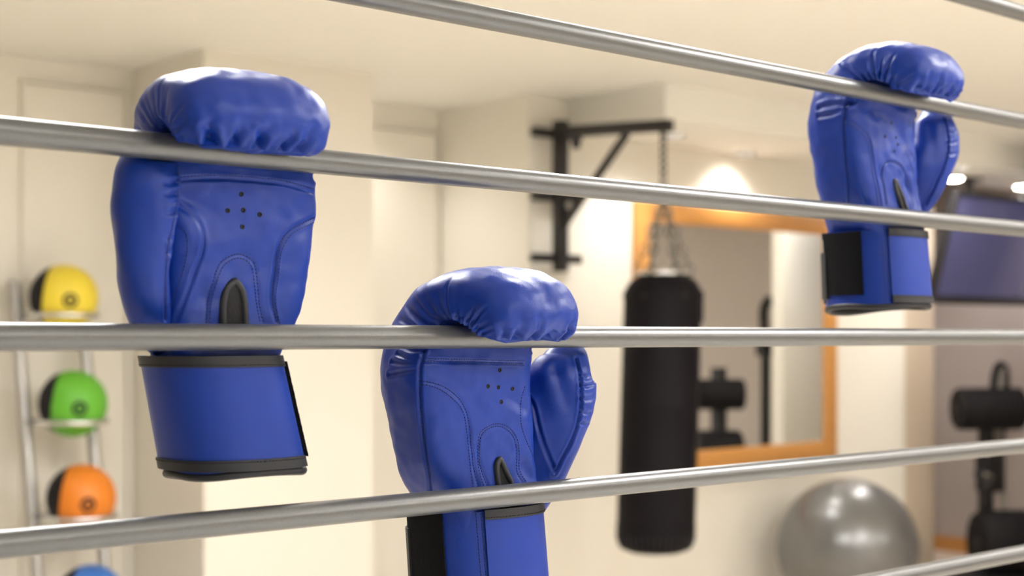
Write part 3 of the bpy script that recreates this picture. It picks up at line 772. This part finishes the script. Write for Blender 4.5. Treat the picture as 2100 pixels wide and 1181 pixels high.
for (nm, (bxp, byp), c), z, xx in zip(balls, zk, cx):
    bl = empty('medicine_ball', (xc, yk(z), z)); tag(bl, {'yellow': 'yellow medicine ball with black side panel, top of the rack', 'green': 'green medicine ball with black side panel on the rack', 'orange': 'orange medicine ball with black side panel on the rack', 'blue': 'blue medicine ball lowest on the rack, cut by the frame'}[nm], 'medicine ball', 'medicine balls on the rack')
    m = mat(nm + '_rubber', c, .45, bump=(120, .1, .001), var=(9, tuple(min(1, k * 1.08) for k in c), .8))
    bm = bmesh.new(); bmesh.ops.create_uvsphere(bm, u_segments=64, v_segments=40, radius=RBall); me = bpy.data.meshes.new('shell'); bm.to_mesh(me); bm.free()
    link('shell', me, m, bl)
    # black cap towards the left of the picture, with a seam
    rt = Vector((float(RT[0]), float(RT[1]), 0)); ax = (-rt * .98 + tocam * .10 + Vector((0, 0, .12))).normalized()
    def cap(name, axis, a0, a1, off, mm, n=40, rings=8):
        q = axis.to_track_quat('Z', 'Y'); mb = MB(); V = []; R_ = RBall + off
        for lay in (R_, RBall - .002):
            for i in range(rings):
                t = a0 + (a1 - a0) * i / (rings - 1)
                for k in range(n):
                    a = 2 * PI * k / n; V.append(q @ Vector((lay * math.sin(t) * math.cos(a), lay * math.sin(t) * math.sin(a), lay * math.cos(t))))
        Fc_ = []; L2 = rings * n
        for i in range(rings - 1):
            for k in range(n):
                l = (k + 1) % n; Fc_.append((i*n+k, (i+1)*n+k, (i+1)*n+l, i*n+l))
        e = (rings - 1) * n
        for k in range(n):
            l = (k + 1) % n; Fc_.append((e+k, L2+e+k, L2+e+l, e+l)); Fc_.append((k, l, L2+l, L2+k))
        return mb.add(V, Fc_).build(name, mm, bl, True, auto=.8)
    cap('black_panel', ax, .01, 1.12, .0012, M_foam)
    em = (tocam * .93 + rt * .20 + Vector((0, 0, -.10))).normalized()
    cap('emblem_ring', em, .13, .23, .0010, M_foam, 32, 3); cap('emblem_dot', em, .004, .07, .0010, M_foam, 24, 3)

# ------------------------------------------------------------------ silver exercise ball
RE = .362
eb = on_y(1738, 1128, 4.44)
ball = empty('exercise_ball', (eb[0], 4.44, 0)); tag(ball, 'large silver exercise ball on the floor under the mirror', 'exercise ball')
prof = []
for i in range(97):
    t = PI * i / 96; r = RE * math.sin(t); z = RE - RE * math.cos(t)
    z = max(z, .006 * math.exp(-r / .08)) if z < .02 else z
    rib = .0010 * (0.5 + 0.5 * math.cos(i * PI / 3)) if 20 < i < 76 else 0
    prof.append((max(r + rib * .3, .002), z))
MB().lathe(prof, 96).build('ball_shell', M_ball, ball, True)
q = Vector((.55, .75, .35)).normalized(); M = Matrix.Translation(q * RE + Vector((0, 0, RE))) @ q.to_track_quat('Z', 'Y').to_matrix().to_4x4()
vp = MB().lathe([(.014, -.004), (.014, .002), (.008, .004)], 20); vp.v = [tuple(M @ Vector(v)) for v in vp.v]; vp.build('valve_plug', M_trim, ball, True)

# ------------------------------------------------------------------ television on a ceiling mount
YT = 4.62; tb = on_y(1908, 622, YT); TW, TT = 1.16, .66
tv = empty('television', (tb[0], YT, tb[2])); tag(tv, 'flat dark television tilted down from the ceiling at right', 'television')
Mt = Matrix.Rotation(math.radians(15), 4, 'X')
def tvp(lo, hi, name, m, r=.006): return MB().bbox(lo, hi, r, 2, Mt).build(name, m, tv, auto=.6)
tvp((0, 0, 0), (TW, .05, TT), 'case', M_dark)
for lo, hi in [((0, -.012, 0), (TW, 0, .05)), ((0, -.012, TT - .028), (TW, 0, TT)), ((0, -.012, .05), (.026, 0, TT - .028)), ((TW - .026, -.012, .05), (TW, 0, TT - .028))]:
    tvp(lo, hi, 'bezel', M_black, .003)
tvp((.024, -.005, .048), (TW - .024, .001, TT - .026), 'screen', M_screen, .001)
tvp((TW/2 - .2, .05, TT/2 - .15), (TW/2 + .2, .075, TT/2 + .15), 'mount_plate', M_black)
zc = CZ - tb[2]
MB().tube([(TW/2, .10, .35), (TW/2, .10, 2.42 - tb[2])], .025, 16).build('mount_pole', M_black, tv, True, auto=.8)
MB().lathe([(.08, -.015), (.08, 0)], 24, (TW/2, .10, 2.42 - tb[2])).build('ceiling_plate', M_black, tv, True, auto=.6)

# ------------------------------------------------------------------ exercise machine at the right edge
def machine(name, org, label, rz=0.0):
    r = empty(name, (org[0], org[1], 0), rz); tag(r, label, 'exercise machine'); return r
mc = on_y(2022, 1000, 4.62)
ma = machine('leg_machine', (mc[0], 4.62), 'black leg training machine with roller pads below the television', 0)
def mz(py, Y=4.62): return on_y(2022, py, Y)[2]
MB().bbox((-.035, -.035, .05), (.035, .035, mz(845)), .006).build('upright', M_dark, ma, auto=.6)
rd = .128; zr = mz(838)
# roller axis runs mostly across the view
M = Matrix.Translation((.0, -.02, zr)) @ Matrix.Rotation(math.radians(-38), 4, 'Z')
def mlathe(prof, axis, M, name, m, n=40, par=ma):
    mb = MB().lathe(prof, n, (0, 0, 0), axis); mb.v = [tuple(M @ Vector(v)) for v in mb.v]; return mb.build(name, m, par, True, auto=.6)
mlathe([(rd - .012, -.20), (rd, -.185), (rd, .185), (rd - .012, .20)], 'x', M, 'roller_pad', M_foam)
mlathe([(.035, -.212), (.035, -.199)], 'x', M, 'roller_cap', M_dark); mlathe([(.035, .199), (.035, .212)], 'x', M, 'roller_cap', M_dark)
zl = mz(1175)
M2 = Matrix.Translation((.03, -.10, .215)) @ Matrix.Rotation(math.radians(-38), 4, 'Z')
mlathe([(.185, -.16), (.205, -.13), (.205, .13), (.185, .16)], 'x', M2, 'lower_roller', M_foam)
mlathe([(.05, -.17), (.05, -.158)], 'x', M2, 'roller_cap', M_dark)
MB().bbox((.07, -.02, mz(1012)), (.20, .12, mz(925)), .015).build('weight_box', M_black, ma, auto=.6)
MB().bbox((-.35, -.30, 0), (.45, .35, .05), .01).build('base_frame', M_dark, ma, auto=.6)
hp = [(.08, .0, mz(830)), (.05, -.02, mz(790)), (.06, -.03, mz(760)), (.11, -.03, mz(748)), (.17, -.03, mz(756)), (.20, -.02, mz(790)), (.20, 0, mz(850)), (.21, .02, mz(940))]
MB().tube(resample(hp, .02), .022, 14).build('handle', M_foam, ma, True)
MB().tube([(.12, -.03, mz(752)), (.15, .0, mz(830)), (.17, .02, mz(930))], .026, 14).build('cable_sleeve', M_steel, ma, True)
MB().tube([(.20, .0, mz(1010)), (.215, .0, mz(1060)), (.22, .0, mz(1090))], .018, 12).build('side_tube', M_steel, ma, True)
MB().tube([(-.03, -.05, mz(975)), (-.14, -.06, mz(968))], .016, 12).build('adjust_pin', M_chrome, ma, True)
for a, b in (((-.14, -.06, mz(968)), (-.21, -.07, mz(966))), ((-.08, -.06, mz(972)), (-.12, -.08, mz(1000)))):
    MB().tube([a, b], [.014, .026], 12).build('knob', M_black, ma, True)
# machines that only the mirror shows
mb2 = machine('roller_machine', (7.45, 3.42), 'black roller machine seen only as dark rounds in the mirror')
MB().bbox((-.04, -.04, .05), (.04, .04, 1.25), .006).build('upright', M_dark, mb2, auto=.6)
MB().bbox((-.3, -.25, 0), (.3, .25, .05), .01).build('base_frame', M_dark, mb2, auto=.6)
M = Matrix.Translation((0, 0, 1.07)) @ Matrix.Rotation(math.radians(40), 4, 'Z')
mlathe([(.09, -.17), (.105, -.155), (.105, .155), (.09, .17)], 'x', M, 'roller_pad', M_foam, 40, mb2)
M = Matrix.Translation((0, 0, .62)) @ Matrix.Rotation(math.radians(40), 4, 'Z')
mlathe([(.19, -.15), (.21, -.13), (.21, .13), (.19, .15)], 'x', M, 'lower_roller', M_foam, 40, mb2)
el = machine('elliptical_trainer', (8.02, 3.36), 'dark trainer post with curved handle seen only in the mirror')
MB().tube(resample([(0, 0, .05), (0, 0, .9), (.0, 0, 1.35), (.01, -.02, 1.52), (.05, -.05, 1.66), (.14, -.08, 1.72), (.20, -.10, 1.70)], .04), .035, 16).build('post', M_dark, el, True)
MB().bbox((.0, -.10, 1.32), (.16, .06, 1.50), .02).build('console', M_dark, el, auto=.6)
MB().bbox((-.25, -.3, 0), (.3, .3, .05), .01).build('base_frame', M_dark, el, auto=.6)
